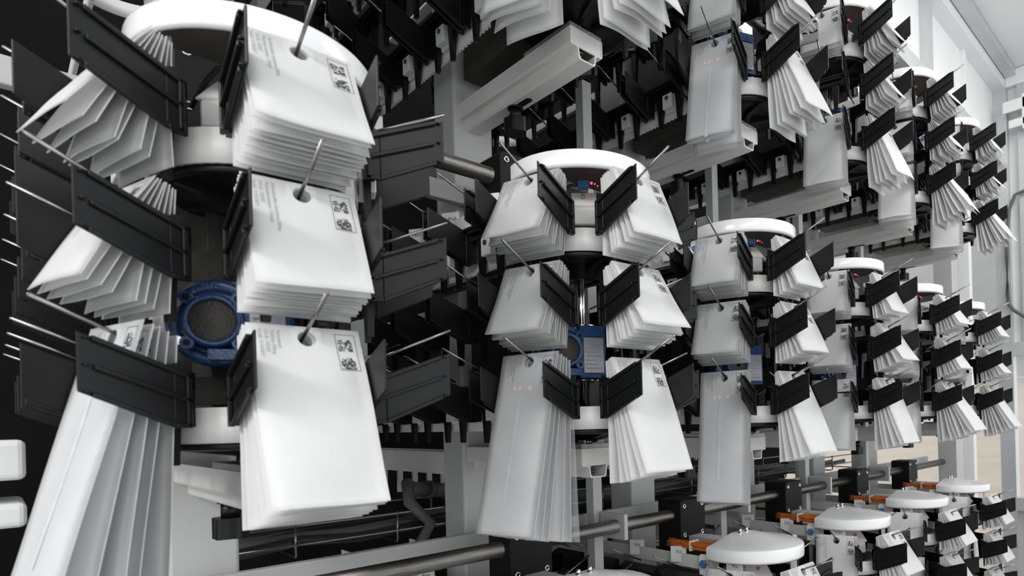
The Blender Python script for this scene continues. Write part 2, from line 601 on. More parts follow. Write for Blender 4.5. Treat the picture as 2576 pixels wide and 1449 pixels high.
def gear_meshes():
    # blue worm gearbox on the hub axis between the pulleys
    b = MB()
    th = R(247)
    Q0 = Matrix.Rotation(th + R(90), 3, 'Z')            # x = viewer's right, -y = towards the aisle

    def L(x, d, z): return Q0 @ Vector((x, -d, z))

    def lbox(mb, x0, x1, d0, d1, z0, z1):
        p = [L(x, d, z) for z in (z0, z1) for x, d in ((x0, d1), (x1, d1), (x1, d0), (x0, d0))]
        mb.quadbox(p[:4], p[4:])
    lbox(b, -0.020, 0.036, -0.030, 0.044, 0.094, 0.203)
    lbox(b, -0.095, -0.018, -0.030, 0.030, 0.100, 0.196)
    lbox(b, -0.012, 0.030, 0.040, 0.048, 0.180, 0.203)
    lbox(b, -0.062, -0.022, 0.030, 0.056, 0.098, 0.112)
    Q = Matrix.Rotation(th, 3, 'Z') @ Matrix.Rotation(R(90), 3, 'Y')
    c = tuple(L(-0.055, 0.022, 0.150))
    b.lathe([(0.0, 0.0), (0.060, 0.0), (0.060, 0.010), (0.056, 0.013), (0.046, 0.013), (0.044, 0.010), (0.038, 0.010), (0.036, 0.016), (0.036, 0.036), (0.033, 0.039), (0.029, 0.039), (0.028, 0.034)], 40, c=c, axis=Q)
    HP = ((0.030, 0.030), (-0.030, 0.030), (-0.030, -0.030), (0.030, -0.030))

    def on(x, z, d): return L(-0.055 + x, 0.022 + d, 0.150 + z)
    for x, z in HP:
        b.cyl(on(x, z, 0.010), on(x, z, 0.036), 0.0085, 12)
    ME['gearbox'] = b.mesh('gearbox', 'blue_paint')
    d = MB().lathe([(0.0, 0.0355), (0.025, 0.0355), (0.028, 0.034)], 28, c=c, axis=Q)
    ME['gear_cover'] = d.mesh('gear_cover', 'dark_metal')
    for i, a_ in enumerate((150, 210, 30, 330)):
        x, z = 0.051 * math.cos(R(a_)), 0.051 * math.sin(R(a_))
        ME['gear_bolt%d' % i] = MB().cyl(on(x, z, 0.012), on(x, z, 0.019), 0.0062, 12).mesh('bolt', 'bright_steel')
    for i, (x, z) in enumerate(HP):
        ME['gear_hole%d' % i] = MB().cyl(on(x, z, 0.0358), on(x, z, 0.0364), 0.0045, 10).mesh('bolt_hole', 'black_paint')
    np_ = MB()
    lbox(np_, -0.013, 0.031, 0.044, 0.047, 0.104, 0.178)
    ME['nameplate'] = np_.mesh('nameplate', 'nameplate')
    ln = MB()
    for i in range(7):
        z = 0.112 + i * 0.0085
        w = 0.034 - 0.006 * (i % 3)
        n0 = len(ln.v)
        ln.v += [tuple(L(x, 0.0474, zz)) for x, zz in ((-0.009, z), (-0.009 + w, z), (-0.009 + w, z + 0.003), (-0.009, z + 0.003))]
        ln.f.append([n0, n0 + 1, n0 + 2, n0 + 3]); ln.sm.append(False)
    ME['nameplate_print'] = ln.mesh('nameplate_print', 'ink_soft')
    s_ = MB().cyl((0, 0, -0.055), (0, 0, 0.495), 0.0085, 16)
    ME['shaft'] = s_.mesh('shaft', 'bright_steel')
    s_ = MB().lathe([(0.0085, 0.209), (0.030, 0.209), (0.030, 0.205), (0.0085, 0.205)], 24).lathe([(0.0085, 0.092), (0.030, 0.092), (0.030, 0.088), (0.0085, 0.088)], 24)
    ME['seal_ring'] = s_.mesh('seal_ring', 'bright_steel')
    # mounting plates behind the gearbox
    g = MB()
    g.box(-0.055, 0.055, 0.062, 0.075, 0.035, 0.330)
    g.box(-0.075, 0.075, 0.055, 0.062, 0.205, 0.262)
    g.box(-0.085, 0.085, 0.050, 0.060, 0.040, 0.080)
    g.box(0.012, 0.042, -0.006, 0.010, 0.030, 0.088)
    ME['gear_bracket'] = g.mesh('gear_bracket', 'dark_metal')
    u_ = MB()
    for s__ in (-1, 1):
        u_.box(s__ * 0.026 - 0.002, s__ * 0.026 + 0.002, 0.030, 0.052, 0.21, 0.325)
    u_.box(-0.028, 0.028, 0.050, 0.054, 0.21, 0.325)
    ME['guide_profile'] = u_.mesh('guide_profile', 'cast_alu')
    lg = MB().box(-0.05, 0.05, 0.10, 0.36, -0.01, 0.40)
    ME['core_panel'] = lg.mesh('core_panel', 'dark_metal')


gear_meshes()


def bracket_meshes():
    # bearing bracket on top, turned to the gap between the two front holders; module frame as the holders
    b = MB()
    b.box(-0.040, 0.036, -0.085, -0.030, 0.402, 0.440)
    b.quadbox(((-0.048, -0.086, 0.440), (0.044, -0.086, 0.440), (0.044, -0.02, 0.440), (-0.048, -0.02, 0.440)),
              ((-0.030, -0.060, 0.478), (0.030, -0.060, 0.478), (0.030, -0.02, 0.478), (-0.030, -0.02, 0.478)))
    ME['bearing_bracket'] = b.mesh('bearing_bracket', 'white_paint', 0.003)
    c = MB().cyl((0.012, -0.060, 0.384), (0.012, -0.060, 0.403), 0.014, 6).cyl((0.012, -0.060, 0.388), (0.012, -0.060, 0.392), 0.018, 16)
    ME['bracket_nut'] = c.mesh('nut', 'steel')
    c = MB().cyl((0.004, -0.070, 0.460), (0.004, -0.078, 0.466), 0.0042, 6)
    ME['bracket_bolt'] = c.mesh('bolt', 'cast_alu')
    s_ = MB().box(-0.006, 0.016, -0.088, -0.070, 0.479, 0.492)
    ME['sensor'] = s_.mesh('sensor', 'sensor_blue')
    l_ = MB().lathe([(0.0, -0.0026), (0.0019, -0.002), (0.0026, 0), (0.0019, 0.002), (0, 0.0026)], 12, c=(0.021, -0.090, 0.486))
    l_.lathe([(0.0, -0.0015), (0.0011, -0.0012), (0.0015, 0), (0.0011, 0.0012), (0, 0.0015)], 12, c=(0.028, -0.088, 0.485))
    l_.lathe([(0.0, -0.0012), (0.0009, -0.001), (0.0012, 0), (0.0009, 0.001), (0, 0.0012)], 12, c=(0.034, -0.086, 0.482))
    ME['led'] = l_.mesh('led', 'led_red')
    cb = MB().tube([(-0.008, -0.078, 0.486), (-0.022, -0.072, 0.487), (-0.040, -0.065, 0.474), (-0.055, -0.060, 0.455), (-0.070, -0.045, 0.448)], 0.0035, 8)
    ME['sensor_cable'] = cb.mesh('sensor_cable', 'black_cable')
    # underside plate of the cap
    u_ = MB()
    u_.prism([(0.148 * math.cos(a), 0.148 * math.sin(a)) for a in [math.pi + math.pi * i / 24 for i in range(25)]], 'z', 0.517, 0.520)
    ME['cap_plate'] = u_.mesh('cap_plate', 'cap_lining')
    # black block on the support rod
    k = MB()
    k.prism([(-0.068, 0.440), (0.055, 0.440), (0.055, 0.628), (0.048, 0.636), (-0.061, 0.636), (-0.068, 0.628)], 'y', 0.19, 0.28)
    ME['rod_block'] = k.mesh('rod_block', 'black_paint', 0.0015)
    for i, (x, z) in enumerate(((-0.050, 0.618), (0.038, 0.618), (-0.050, 0.530), (0.038, 0.530))):
        ME['block_screw%d' % i] = MB().lathe([(0.0075, 0.0), (0.0075, 0.002), (0.004, 0.002), (0.004, -0.001), (0, -0.001)], 14, c=(x, 0.19, z), axis=Matrix.Rotation(R(90), 3, 'X')).mesh('screw', 'bright_steel')
    a = MB().box(-0.030, 0.030, 0.0, 0.20, 0.505, 0.525)
    ME['top_arm'] = a.mesh('top_arm', 'grey_paint')
    # rails that carry the slot tags on both sides of the loop
    for nm, s_ in (('l', -1), ('r', 1)):
        r_ = MB()
        xa, xb = sorted((s_ * 0.088, s_ * 0.118))
        r_.box(xa, xb, 0.02, 1.05, 0.455, 0.462)
        xa, xb = sorted((s_ * 0.115, s_ * 0.118))
        r_.box(xa, xb, 0.02, 1.05, 0.455, 0.492)
        ME['tag_rail_' + nm] = r_.mesh('tag_rail', 'white_paint')
        lr = MB()
        xa, xb = sorted((s_ * 0.098, s_ * 0.116))
        lr.box(xa, xb, 0.04, 1.05, 0.325, 0.337)
        ME['belt_guide_' + nm] = lr.mesh('belt_guide', 'dark_metal')
    t = MB().box(-0.023, 0.023, -0.0012, 0.0012, 0.466, 0.512)
    ME['slot_tag'] = t.mesh('slot_tag', 'tag')
    ss = MB().prism([(-0.013, 0.43), (0.013, 0.43), (0.013, 0.495), (0.009, 0.502), (-0.009, 0.502), (-0.013, 0.495)], 'y', -0.002, 0.002)
    ME['sensor_plate'] = ss.mesh('sensor_plate', 'white_paint')
    nn = MB().cyl((0, -0.012, 0.476), (0, 0.012, 0.476), 0.012, 6)
    ME['sensor_nut'] = nn.mesh('nut', 'bright_steel')
    nn = MB().cyl((0, -0.017, 0.476), (0, -0.0118, 0.476), 0.009, 14)
    ME['sensor_tip'] = nn.mesh('sensor_tip', 'sensor_blue')
    oc = MB()
    for i in range(6):
        dx, dz = (i % 3) * 0.011, (i // 3) * 0.010
        q_ = random.Random(i)
        oc.tube([(-0.115 + dx + q_.uniform(-.004, .004), 0.03 + 0.025 * t_, 0.512 + dz + q_.uniform(-.004, .004)) for t_ in range(8)], 0.0055, 8)
    ME['orange_cables'] = oc.mesh('cable_bundle', 'orange_cable')
    tie = MB().box(-0.124, -0.084, 0.112, 0.117, 0.503, 0.532)
    ME['cable_tie'] = tie.mesh('cable_tie', 'tag')


bracket_meshes()


def text_part(name, body, size, parent, M, material='ink'):
    vs, fs = text_mesh(body, size)
    w = max(v[0] for v in vs)
    me = bpy.data.meshes.new(name)
    me.from_pydata([tuple(M @ Vector((v[0] - w / 2, 0, v[1]))) for v in vs], [], fs)
    me.materials.append(MATS[material])
    return obj(name, me, parent)


ROWN = {0: 'middle row', 1: 'top row', -1: 'bottom row'}
ORD = ['first', 'second', 'third', 'fourth', 'fifth', 'sixth']
ROWL = {0: 'M', 1: 'U', -1: 'I'}
TAGS = {0: {0: '13M', 1: '14N', 2: '15O', 3: '16P', 4: '17Q', 5: '18R'}, -1: {1: '8H', 2: '9I', 3: '10J', 4: '11K', 5: '12L'}}


def make_tag(unit, x, y, th, z, body):
    t = obj('slot_tag', ME['slot_tag'], unit, (x, y, z), th + R(90))
    text_part('tag_text', body, 0.014, t, Matrix.Translation((0, -0.0016, 0.491)))
    return t


def carousel(k, row, nl, nr, levels=(0, 1, 2), full=True):
    z = CZ + row * ROWZ
    desc = {0: 'white-capped pouch carousel with black holders, %s from the left in the middle row',
            1: 'white-capped pouch carousel with black holders, %s from the left in the top row',
            -1: 'white domed pouch carousel with black holders, %s from the left in the bottom row'}[row] % ORD[k]
    u = obj('pouch_carousel', None)
    u.location = (hub(k), 1.0, z)
    tag(u, desc, 'carousel', 'pouch carousels in three rows')
    cap = obj('cap', ME['cap'], u)
    for x in (-0.017, 0.017):
        obj('bolt', ME['cap_bolt'], cap, (x + 0.0, 0.014, 0))
    obj('cap_plate', ME['cap_plate'], u)
    for zz in (0.338, -0.014):
        obj('pulley', ME['pulley'], u, (0, 0, zz))
        obj('belt', ME['belt'], u, (0, 0, zz))
    obj('shaft', ME['shaft'], u)
    obj('core_panel', ME['core_panel'], u)
    br = obj('bearing_bracket', ME['bearing_bracket'], u, (0, 0, 0), R(231.8 + 90))
    obj('nut', ME['bracket_nut'], br)
    obj('bolt', ME['bracket_bolt'], br)
    obj('sensor_cable', ME['sensor_cable'], br)
    sn = obj('sensor', ME['sensor'], br)
    obj('led', ME['led'], br)
    gb = obj('gearbox', ME['gearbox'], u)
    obj('gear_cover', ME['gear_cover'], gb)
    for i in range(4):
        obj('bolt', ME['gear_bolt%d' % i], gb)
        obj('bolt_hole', ME['gear_hole%d' % i], gb)
    obj('nameplate', ME['nameplate'], gb)
    obj('nameplate_print', ME['nameplate_print'], gb)
    obj('seal_ring', ME['seal_ring'], gb)
    obj('gear_bracket', ME['gear_bracket'], u)
    obj('guide_profile', ME['guide_profile'], u)
    bm_ = obj('beam', ME['beam'], u)
    obj('bolt', ME['beam_bolt'], bm_)
    obj('base_plate', ME['base_plate'], bm_)
    obj('nut', ME['base_nut0'], bm_)
    obj('nut', ME['base_nut1'], bm_)
    obj('rear_beam', ME['rear_beam'], u)
    obj('knob', ME['knob'], bm_)
    obj('slot_hole', ME['slot_hole'], bm_)
    rb = obj('rod_block', ME['rod_block'], u)
    for i in range(4):
        obj('screw', ME['block_screw%d' % i], rb)
    obj('top_arm', ME['top_arm'], u)
    for s_ in 'lr':
        obj('tag_rail', ME['tag_rail_' + s_], u)
        obj('belt_guide', ME['belt_guide_' + s_], u)
    # holders: three round the front pulley, the rest along the straight sides of the loop
    for lv in levels:
        for th in ARM:
            make_holder(u, 0, 0, th, 0, lv, clamp=lv != 1)
        for i in range(nl):
            make_holder(u, 0, YL - 1 + i * BP, math.pi, 0, lv, clamp=lv != 1, detail=i < 4)
        for i in range(nr):
            make_holder(u, 0, YR - 1 + i * BP, 0.0, 0, lv, clamp=lv != 1, detail=i < 4)
    tg = TAGS.get(row, {}).get(k)
    if tg:
        make_tag(u, 0.130 * math.cos(R(285)), 0.130 * math.sin(R(285)), R(280), -0.012, tg + '1')
        make_tag(u, 0.130 * math.cos(R(197)), 0.130 * math.sin(R(197)), R(200), -0.012, tg + '2')
        for i in range(min(nl, 3)):
            make_tag(u, -0.121, YL - 0.97 + i * BP, R(212), 0.0, tg + str(3 + i))
    sp = obj('sensor_plate', ME['sensor_plate'], u, (-0.128, 0.062, 0.0), R(205 + 90))
    obj('nut', ME['sensor_nut'], sp)
    obj('sensor_tip', ME['sensor_tip'], sp)
    if row == -1:
        cbm = obj('cable_bundle', ME['orange_cables'], u)
        obj('cable_tie', ME['cable_tie'], cbm)
    return u


UN = {}
for k, nl, nr in ((0, 4, 6), (1, 6, 3), (2, 4, 1), (3, 2, 1), (4, 1, 1), (5, 1, 1)):
    UN[(0, k)] = carousel(k, 0, nl, nr)
for k, nl, nr in ((0, 3, 6), (1, 6, 5), (2, 6, 3), (3, 4, 2), (4, 3, 1), (5, 2, 1)):
    UN[(1, k)] = carousel(k, 1, nl, nr)
for k, nl, nr, lv in ((1, 4, 4, (0,)), (2, 4, 2, (0, 1)), (3, 2, 1, (0, 1)), (4, 1, 1, (0, 1)), (5, 1, 1, (0, 1, 2))):
    UN[(-1, k)] = carousel(k, -1, nl, nr, lv)

# ------------------------------------------------------------------ support frame
for row, nm in ((0, 'middle'), (-1, 'bottom'), (1, 'top')):
    o = obj('support_rod', MB().cyl((0.24, 1.232, 0), (4.0, 1.232, 0), 0.0185, 28).mesh('support_rod', 'brushed_rod'), None, (0, 0, CZ + row * ROWZ + 0.588))
    tag(o, 'long brushed steel rod above the %s row of carousels' % nm, 'rod')
for k in range(6):
    o = obj('frame_post', MB().box(-0.058, 0.058, 0.0, 0.10, 0, CZ + 1.6).mesh('frame_post', 'grey_paint'), None, (hub(k), 1.40, 0))
    bevel(o, 0.006)
    tag(o, 'wide grey painted frame post rising behind the %s column of carousels' % ORD[k], 'post', 'frame posts')
    if k < 5:
        o = obj('frame_post', MB().box(-0.017, 0.017, 0.0, 0.03, 0 if k else CZ - 0.05, CZ + (0.62, 0.98, 0.95, 0.95, 0.95)[k]).mesh('frame_post', 'grey_paint'), None, ((0.552, 1.229)[k] if k < 2 else hub(k) + PITCH / 2, 1.30, 0))
        xm = o.location.x
        for row, nm in ((0, 'middle'), (-1, 'bottom')):
            if k == 0 and row == -1: continue
            rbk = obj('rod_bracket', MB().box(-0.007, 0.007, -0.10, -0.001, -0.036, 0.036).mesh('rod_bracket', 'grey_paint'), None, (xm + 0.010, 1.298, CZ + row * ROWZ + 0.588))
            bevel(rbk, 0.002)
            tag(rbk, 'grey bracket clamping the %s rod between %s and %s carousels' % (nm, ORD[k], ORD[k + 1]), 'bracket', 'rod brackets')
        tag(o, 'slim grey post between the %s and %s columns of carousels' % (ORD[k], ORD[k + 1]), 'post', 'frame posts')
for z, nm in ((-0.275, 'under the middle row of carousels'), (0.61, 'behind the middle row of carousels'), (-1.16, 'under the bottom row of carousels')):
    o = obj('cross_beam', MB().box(-1.2, 4.2, 1.375, 1.398, -0.048, 0).mesh('cross_beam', 'grey_paint'), None, (0, 0, CZ + z))
    bevel(o, 0.003)
    tag(o, 'grey horizontal cross beam running %s' % nm, 'beam')

# ------------------------------------------------------------------ pouches
PW = 0.132


def pouch_fn(h, var):
    rv = random.Random(100 + var)
    a1, a2, ph, tw, cr = rv.uniform(-0.04, 0.03), rv.uniform(0.001, 0.004), rv.uniform(0, 6), rv.uniform(-0.03, 0.03), rv.uniform(-0.05, 0.12)
    if h > 0.2: a2 *= 2.2 if h > 0.25 else 4.0

    def mid(x, z):                               # y of the middle surface (negative = outward)
        b = max(0.0, -z - 0.02)
        t = b / max(0.01, h - 0.04)
        y = -a1 * b * t
        y += -tw * x * t * 0.5
        y += cr * 0.06 * t * (x / PW) ** 2
        y += a2 * 0.35 * t * math.sin(ph + 5.0 * x / PW + 4.0 * t)
        return y

    def thick(x, z):
        b = -z - 0.02
        L = h - 0.05
        if b <= 0 or b >= L: return 0.0006
        q = math.sin(math.pi * (b / L) ** 1.6) * max(0.0, math.cos(math.pi * x / PW)) ** 0.6
        return 0.0006 + (0.0030 if h < 0.2 else 0.0055 if h < 0.25 else 0.0026) * q
    return mid, thick


def pouch_mesh(h, var, material):
    mid, thick = pouch_fn(h, var)
    pt = 0.0175
    rv = random.Random(var * 17 + 3)
    xs = [-PW / 2, -0.050, -0.033, -pt, pt, 0.033, 0.050, PW / 2]
    nz = 8 if h < 0.2 else 12
    bot = 0.0175 - h
    seal = bot + 0.010
    zs = [pt, -pt] + [-pt + (seal + pt) * i / nz for i in range(1, nz + 1)] + [bot]
    b = MB()
    idx = {}

    def vert(x, z, s_):
        key = (round(x, 5), round(z, 5), s_)
        if key not in idx:
            idx[key] = len(b.v)
            b.v.append((x, mid(x, z) + s_ * thick(x, z), z))
        return idx[key]
    for s_ in (-1, 1):
        for i in range(len(xs) - 1):
            for j in range(len(zs) - 1):
                if i == 3 and j == 0:
                    sq = []
                    cirs = []
                    for q in range(16):
                        a = 2 * math.pi * q / 16 + math.pi / 4
                        c, s__ = math.cos(a), math.sin(a)
                        mm = pt / max(abs(c), abs(s__))
                        sq.append(vert(c * mm, s__ * mm, s_))
                        cirs.append(vert(c * 0.0108, s__ * 0.0108, s_))
                    for q in range(16):
                        w = (q + 1) % 16
                        f = [sq[q], sq[w], cirs[w], cirs[q]]
                        b.f.append(f if s_ < 0 else f[::-1]); b.sm.append(True)
                    continue
                f = [vert(xs[i], zs[j], s_), vert(xs[i], zs[j + 1], s_), vert(xs[i + 1], zs[j + 1], s_), vert(xs[i + 1], zs[j], s_)]
                b.f.append(f if s_ < 0 else f[::-1]); b.sm.append(True)
    # edges
    for j in range(len(zs) - 1):
        for x in (xs[0], xs[-1]):
            b.f.append([vert(x, zs[j], -1), vert(x, zs[j], 1), vert(x, zs[j + 1], 1), vert(x, zs[j + 1], -1)]); b.sm.append(False)
    for i in range(len(xs) - 1):
        for z in (zs[0], zs[-1]):
            b.f.append([vert(xs[i], z, -1), vert(xs[i + 1], z, -1), vert(xs[i + 1], z, 1), vert(xs[i], z, 1)]); b.sm.append(False)
    return b.mesh('pouch', material)


SIZES = {'s': (0.150, 'paper'), 'm': (0.236, 'paper'), 'n': (0.285, 'paper_long'), 'l': (0.345, 'paper_long')}
PM, PRINT = {}, {}
NV = 5
for sz, (h, mt) in SIZES.items():
    for v in range(NV):
        PM[(sz, v)] = pouch_mesh(h, v + ({'s': 0, 'm': 20, 'n': 60, 'l': 40}[sz]), mt)


def print_mesh(sz, v, lines):
    """printed marks that follow the pouch surface: framed speckle block on the right, lines of text on the left"""
    key = (sz, v, lines)
    if key in PRINT: return PRINT[key]
    mid, thick = pouch_fn(SIZES[sz][0], v + ({'s': 0, 'm': 20, 'n': 60, 'l': 40}[sz]))

    def P(x, z):
        return (x, mid(x, z) - thick(x, z) - 0.0005, z)
    b = MB()

    def quad(x0, x1, z0, z1):
        n0 = len(b.v)
        b.v += [P(x0, z0), P(x1, z0), P(x1, z1), P(x0, z1)]
        b.f.append([n0, n0 + 1, n0 + 2, n0 + 3]); b.sm.append(False)
    x0, x1, z0, z1 = 0.034, 0.059, -0.044, 0.010
    t = 0.0006
    st = 6
    for i in range(st):
        za, zb_ = z0 + (z1 - z0) * i / st, z0 + (z1 - z0) * (i + 1) / st
        quad(x0, x0 + t, za, zb_); quad(x1 - t, x1, za, zb_)
    quad(x0, x1, z0, z0 + t); quad(x0, x1, z1 - t, z1)
    rr = random.Random(11 + v)
    for cz in (-0.0335, -0.0065):
        c = 0.0175 / 10
        for i in range(10):
            for j in range(10):
                if rr.random() < 0.52:
                    xa = 0.0365 + i * c
                    za = cz - 0.00875 + j * c
                    quad(xa, xa + c, za, za + c)
    code = b.mesh('printed_code', 'ink')
    tv, tf = [], []
    for li, ln in enumerate(lines):
        vs, fs = text_mesh(ln, 0.0062)
        n0 = len(tv)
        xo = -0.034 - 0.0068 * li
        for p in vs:
            tv.append(P(xo + p[1], 0.010 - p[0] * 0.82))
        tf += [[n0 + i for i in f] for f in fs]
    me = bpy.data.meshes.new('printed_text')
    me.from_pydata(tv, [], tf)
    me.materials.append(MATS['ink_soft'])
    if sz in 'ln':
        b2 = MB()
        for i in range(10):
            z0_, z1_ = -0.062 - i * 0.021, -0.083 - i * 0.021
            n0 = len(b2.v)
            b2.v += [P(-0.012, z1_), P(-0.003, z1_), P(-0.003, z0_), P(-0.012, z0_)]
            b2.f.append([n0, n0 + 1, n0 + 2, n0 + 3]); b2.sm.append(False)
        shade = b2.mesh('shown_through', 'shade_blue')
        b3 = MB()
        for x_ in (-0.024, -0.011, 0.012):
            n0 = len(b3.v)
            b3.v += [P(x_ + 0.0042 * math.cos(2 * math.pi * q / 14), -0.052 + 0.0052 * math.sin(2 * math.pi * q / 14)) for q in range(14)]
            b3.f.append(list(range(n0, n0 + 14))); b3.sm.append(False)
        PRINT[key] = (code, me, shade, b3.mesh('red_mark', 'ink_red'))
        return PRINT[key]
    PRINT[key] = (code, me)
    return PRINT[key]


T1 = ('Novaminsulfon ratiopharm 500mg', 'Metamizol-natrium 1-Wasser', 'CH.-B.: 102355', 'Verfall: 31/03/2017')
T2 = ('Sp\u00fcle Tee/Camillebl\u00fcte', 'CH.-B.: 0708322', 'Verfall: 21/05/2016')
T3 = ('Paracetamol', 'Tabletten 500mg', 'CH.-B.: 102355', 'Verfall: 31/10/2017')

LEVN = ['upper', 'middle', 'lower']
ARMN = ['left-hand', 'right-hand', 'rear right']
NTH = ['second', 'third', 'fourth', 'fifth', 'sixth', 'seventh', 'eighth', 'ninth', 'tenth', 'eleventh', 'twelfth', 'thirteenth', 'fourteenth']
FAR = MB()
NP = 0


def stack(row, k, arm, lv, nn, sz, tmax=None, tmin=3.0, printed=3, r0=0.148, gap=0.0042, straight=None, far=False, side=''):
    """nn pouches on one pin, fanned out"""
    global NP
    th = ARM[arm] if straight is None else straight[0]
    oy = 0.0 if straight is None else straight[1]
    base = Matrix.Translation((hub(k), 1.0 + oy, CZ + row * ROWZ + LV[lv])) @ Matrix.Rotation(th + R(90), 4, 'Z')
    if tmax is None: tmax = {'s': 27, 'm': 22, 'n': 18, 'l': 16}[sz]
    rr = random.Random(hash((row, k, arm, lv, 5)) & 0xffff)
    gap = min(gap, 0.036 / max(1, nn - 1))
    where = '%s %s pin, %s carousel, %s' % (LEVN[lv], ARMN[arm] if straight is None else side, ORD[k], ROWN[row])
    kindw = {'s': 'small white pouch', 'm': 'mid-length white pouch', 'n': 'fairly long white pouch', 'l': 'long white pouch'}[sz]
    for i in range(nn):
        t = i / max(1, nn - 1)
        tilt = tmin + (tmax - tmin) * t + rr.uniform(-0.4, 0.4)
        r = r0 + gap * i
        z = 0.103 + 0.43 * (r - 0.157) - 0.0075
        v = rr.randrange(NV)
        if not far and i > 0: v = (v + (v == lastv)) % NV
        lastv = v
        M = base @ Matrix.Translation((rr.uniform(-0.0015, 0.0015), -r, z)) @ Matrix.Rotation(R(tilt), 4, 'X').inverted() @ Matrix.Rotation(R(rr.uniform(-1.0, 1.0)), 4, 'Y') @ Matrix.Rotation(R(rr.uniform(-0.8, 0.8)), 4, 'Z')
        if far:
            me = PM[(sz, v)]
            n0 = len(FAR.v)
            FAR.v += [tuple(M @ q.co) for q in me.vertices]
            for p in me.polygons:
                FAR.f.append([n0 + a for a in p.vertices]); FAR.sm.append(p.use_smooth)
            continue
        NP += 1
        o = obj('pouch', PM[(sz, v)])
        o.matrix_world = M
        front = i == nn - 1
        if nn == 1: tag(o, 'single %s, %s' % (kindw, where), 'pouch')
        elif front: tag(o, 'outermost %s, %s' % (kindw, where), 'pouch')
        else: tag(o, '%s %s from the outside, %s' % (NTH[nn - 2 - i], kindw, where), 'pouch', 'stack on ' + where)
        if i >= nn - printed:
            ps = print_mesh(sz, v, T2 if sz == 'l' else T1 if lv < 2 else T3)
            for nm_, me_ in zip(('printed_code', 'printed_text', 'shown_through', 'red_mark'), ps):
                obj(nm_, me_, o)


# middle row
stack(0, 0, 0, 0, 8, 's', 34); stack(0, 0, 0, 1, 8, 's', 32); stack(0, 0, 0, 2, 5, 'l', 15, r0=0.152, gap=0.009)
stack(0, 0, 1, 0, 14, 's', 27); stack(0, 0, 1, 1, 12, 's', 22); stack(0, 0, 1, 2, 9, 'm', 25)
stack(0, 1, 0, 0, 8, 's', 28); stack(0, 1, 0, 1, 9, 's', 24); stack(0, 1, 0, 2, 5, 'l', 16, r0=0.155, gap=0.010)
stack(0, 1, 1, 0, 10, 's', 25); stack(0, 1, 1, 1, 9, 's', 30); stack(0, 1, 1, 2, 6, 'm', 23)
stack(0, 1, 2, 2, 5, 'm', 18, printed=0)
stack(0, 2, 0, 0, 9, 's', 24); stack(0, 2, 0, 1, 9, 's', 22); stack(0, 2, 0, 2, 6, 'l', 9)
stack(0, 2, 1, 0, 6, 's', 26); stack(0, 2, 1, 1, 8, 's', 27); stack(0, 2, 1, 2, 5, 'm', 22)
stack(0, 3, 0, 0, 8, 's', 22, printed=1); stack(0, 3, 0, 1, 8, 's', 22, printed=1); stack(0, 3, 0, 2, 4, 'm', 12, printed=1)
stack(0, 3, 1, 0, 5, 's', 24, printed=1); stack(0, 3, 1, 1, 9, 's', 30, printed=1); stack(0, 3, 1, 2, 6, 'm', 23, printed=1)
# top row
stack(1, 0, 1, 2, 5, 'm', 12, printed=0)
stack(1, 1, 0, 2, 4, 'm', 20, printed=0); stack(1, 1, 1, 2, 6, 'm', 22, printed=0)
stack(1, 2, 0, 1, 4, 's', 18, printed=0); stack(1, 2, 0, 2, 4, 'n', 14, printed=2, gap=0.008)
stack(1, 2, 1, 1, 7, 's', 30, printed=1); stack(1, 2, 1, 2, 7, 'm', 24, printed=2)
stack(1, 3, 0, 0, 6, 's', 18, printed=1); stack(1, 3, 0, 2, 6, 'm', 10, printed=1)
stack(1, 3, 1, 0, 9, 's', 30, printed=1); stack(1, 3, 1, 1, 7, 's', 30, printed=1); stack(1, 3, 1, 2, 6, 'm', 22, printed=1)
# bottom row
stack(-1, 2, 0, 0, 6, 's', 14, printed=1); stack(-1, 2, 1, 0, 8, 's', 30, printed=3)
stack(-1, 3, 0, 0, 6, 's', 10, printed=1); stack(-1, 3, 1, 0, 8, 's', 34, printed=3); stack(-1, 3, 0, 1, 4, 's', 12, printed=1)
stack(-1, 3, 1, 1, 6, 's', 28, printed=1)
# the far carousels: too many and too small to take one by one
for row in (0, 1, -1):
    for k in (4, 5):
        for a in (0, 1):
            for lv in (0, 1, 2):
                if row == -1 and k == 4 and lv == 2: continue
                sz = 'm' if lv == 2 and row != -1 else 's'
                stack(row, k, a, lv, 8 if a else 6, sz, 33 if a else 18, far=True)
stack(-1, 3, 1, 2, 6, 's', 26, far=True)
stack(-1, 2, 1, 1, 6, 's', 26, far=True)
fo = obj('pouch_mass', FAR.mesh('pouch_mass', 'paper'))
tag(fo, 'small white pouches crowding the pins of the farthest carousels by the end wall', 'pouches', kind='stuff')
print('individual pouches', NP)

